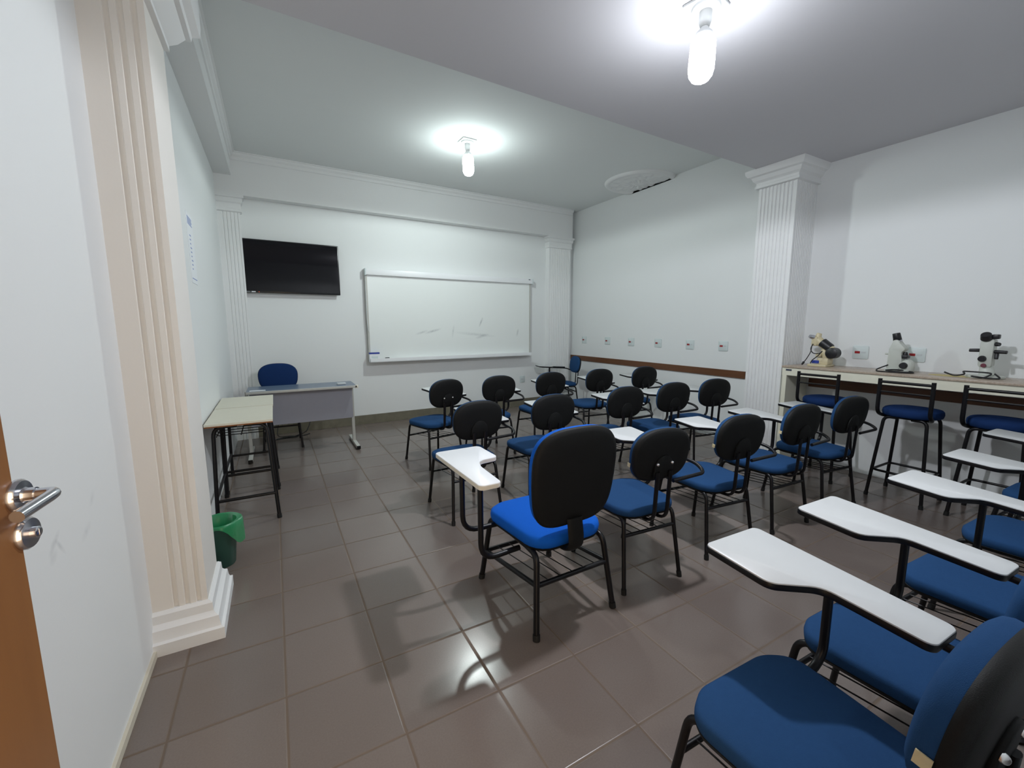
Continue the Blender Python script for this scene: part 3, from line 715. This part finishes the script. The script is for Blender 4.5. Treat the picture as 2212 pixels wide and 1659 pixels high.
# ------------------------------------------------------------------ student tables
def table(label, x0, x1, y0, y1, group, sp=.02):
    cx_, cy_ = (x0+x1)/2, (y0+y1)/2
    t = thing('student_table', label, 'table', (cx_,cy_,0), 0, group)
    hx, hy = (x1-x0)/2, (y1-y0)/2
    tp = MB().box(-hx,hx,-hy,hy,.746,.762,.002).build('tabletop', M['ttop'], t, 0)
    MB().box(-hx+.001,hx-.001,-hy-.0005,hy-.001,.738,.7465).build('table_edge', M['tedge'], tp, 0)
    zt = .727
    for sy in (-1, 1):
        for sx in (-1, 1):
            lg = MB().tube([(sx*(hx-.005 if sx > 0 else hx-.03), sy*(hy+sp if sy < 0 else hy-.03), .004),(sx*(hx-.045), sy*(hy-.07), zt),(sx*.02, sy*(hy-.07), zt)], .0135, 12, fillet=.10).build('leg', M['black'], t, 50)
            MB().tube([(sx*(hx-.005 if sx > 0 else hx-.03), sy*(hy+sp if sy < 0 else hy-.03), 0),(sx*(hx-.007 if sx > 0 else hx-.032), sy*(hy+sp-.003 if sy < 0 else hy-.033), .03)], .0165, 12).build('rubber_foot', M['rubber'], lg, 50)
    def lp(sx, sy, z):
        a = Vector((sx*(hx-.005 if sx > 0 else hx-.03), sy*(hy+sp if sy < 0 else hy-.03), .004)); b_ = Vector((sx*(hx-.045), sy*(hy-.07), zt)); return a.lerp(b_, z/zt)
    sb = MB().tube([lp(-1,-1,.19), lp(1,-1,.19)], .011, 10).tube([lp(-1,1,.19), lp(1,1,.19)], .011, 10).tube([lp(-1,-1,.21), lp(-1,1,.21)], .011, 10)
    sb.build('stretcher', M['black'], t, 50)
    rk = MB()
    for k in range(6):
        y_ = -hy+.10+(2*hy-.2)*k/5
        rk.tube([(-hx+.05,y_,.72),(-hx+.055,y_,.655),(hx-.055,y_,.655),(hx-.05,y_,.72)], .0032, 6, fillet=.03)
    for x_ in (-hx+.06, 0, hx-.06): rk.tube([(x_,-hy+.08,.652),(x_,hy-.08,.652)], .004, 6)
    rk.build('book_rack', M['black'], t, 50)
    return t
GT = 'student tables against the left wall'
table('cream-topped student table by the left wall, the nearer of the two', -.468, -.046, 3.57, 4.225, GT)
table('cream-topped student table touching the teacher desk side', -.470, -.043, 4.245, 4.86, GT, -.03)

# ------------------------------------------------------------------ bin
t = thing('waste_bin', 'small dark plastic bin lined with a green bag behind the pillar', 'bin', (-.372,3.0,0))
MB().lathe([(.072,0),(.075,.004),(.10,.27),(.103,.275),(.099,.275),(.072,.008),(.01,.006)], (0,0,0), 32).build('bucket', M['bin'], t, 40)
bg = MB(); rr = random.Random(3); n_ = 40; prof = [(.066,.05,0),(.086,.2,0),(.097,.277,.002),(.106,.284,.003),(.112,.278,.004),(.113,.245,.006),(.113,.205,.008),(.112,.175,.012)]
ph = [rr.uniform(0,6.28) for _ in range(6)]
rings = []
for i, (r_, z_, w_) in enumerate(prof):
    ring = []
    for k in range(n_):
        th = 2*PI*k/n_
        d_ = w_*(math.sin(5*th+ph[0])+.6*math.sin(11*th+ph[1])+.4*math.sin(17*th+ph[2]))/2
        drop = 0
        if i >= 5: k_ = max(0, math.cos(th+.1))**2; drop = (i-4)*(.012*k_ + .006*math.sin(4*th+ph[3])) - (1-k_)*(i-4)*.026
        r2 = r_ + d_ + (.016 if i >= 3 else 0)*max(0, math.cos(th+.2))
        ring.append((max(r2*math.cos(th), -.108), r2*math.sin(th), z_-drop))
    rings.append(ring)
bg.loft(rings, None, False, False).build('bin_bag', M['binbag'], t, 60)

# ------------------------------------------------------------------ notice on the left wall
t = thing('wall_notice', 'white printed notice sheet on the left wall behind the pillar', 'notice', (XLF,4.00,1.76))
MB().box(0,.003,-.13,.13,0,.50).build('sheet', M['paper'], t, 0)
tx = MB()
for k in range(5): tx.box(.003,.0035,-.10,.10-.03*(k % 2),.42+k*.012,.427+k*.012)
for k in range(9): tx.box(.003,.0035,-.06,-.02+.012*(k % 3),.10+k*.03,.108+k*.03)
tx.box(.003,.0035,-.11,.11,.03,.036)
tx.build('printed_lines', M['ink'], t, 0)

# ------------------------------------------------------------------ ceiling lamps
def lamp(label, loc, rz, tilt, glow, watts, col):
    t = thing('ceiling_lamp', label, 'lamp', loc, rz, 'bare bulb ceiling lamps')
    MB().box(-.085,.085,-.085,.085,-.014,0,.012).lathe([(.07,-.014),(.066,-.024),(.045,-.032)], (0,0,0), 28).build('ceiling_plate', M['lampw'], t, 40)
    Mt = Matrix.Translation((0,0,-.03)) @ Matrix.Rotation(tilt, 4, 'Y')
    MB().lathe([(.030,.0),(.031,-.05),(.026,-.066),(.022,-.078)], (0,0,0), 24, Mt).build('lamp_socket', M['lampw'], t, 40)
    MB().lathe([(.018,-.076),(.024,-.088),(.042,-.108),(.046,-.128),(.046,-.135)], (0,0,0), 24, Mt).build('ballast', M['lampw'], t, 40)
    MB().lathe([(.052,-.135),(.060,-.15),(.062,-.24),(.062,-.28),(.057,-.305),(.044,-.325),(.026,-.336),(.008,-.34),(.001,-.34)], (0,0,0), 28, Mt).build('bulb', glow, t, 60)
    ld = bpy.data.lights.new('bulb_light', 'SPOT'); ld.energy = watts; ld.color = col; ld.shadow_soft_size = .05; ld.spot_size = rd(179.5); ld.spot_blend = .12
    lo = bpy.data.objects.new('bulb_light', ld); C.objects.link(lo); lo.parent = t; lo.location = Mt @ Vector((0,0,-.352))
    return t
lamp('large bright bare-bulb ceiling lamp at the top of the picture', (2.015,1.60,ZN), rd(12), rd(4), M['bulb'], 112, (.91,.935,1.0))
lamp('smaller-looking bare-bulb ceiling lamp in front of the television and whiteboard', (2.03,4.65,ZC), rd(2), rd(-2), M['bulb2'], 79, (.90,1.0,.985))

# ------------------------------------------------------------------ world and view
w = bpy.data.worlds.new('world'); bpy.context.scene.world = w; w.use_nodes = True
bg_ = w.node_tree.nodes['Background']; bg_.inputs[0].default_value = (1.0,.77,.52,1); bg_.inputs[1].default_value = 3.0
vs = bpy.context.scene.view_settings
bpy.context.scene.display_settings.display_device = 'sRGB'
vs.view_transform = 'Standard'; vs.look = 'None'; vs.exposure = 0.2; vs.gamma = 1.0; vs.use_curve_mapping = False
sc = bpy.context.scene
sc.cycles.use_denoising = True
sc.cycles.max_bounces = 12; sc.cycles.diffuse_bounces = 8
sc.cycles.sample_clamp_indirect = 6
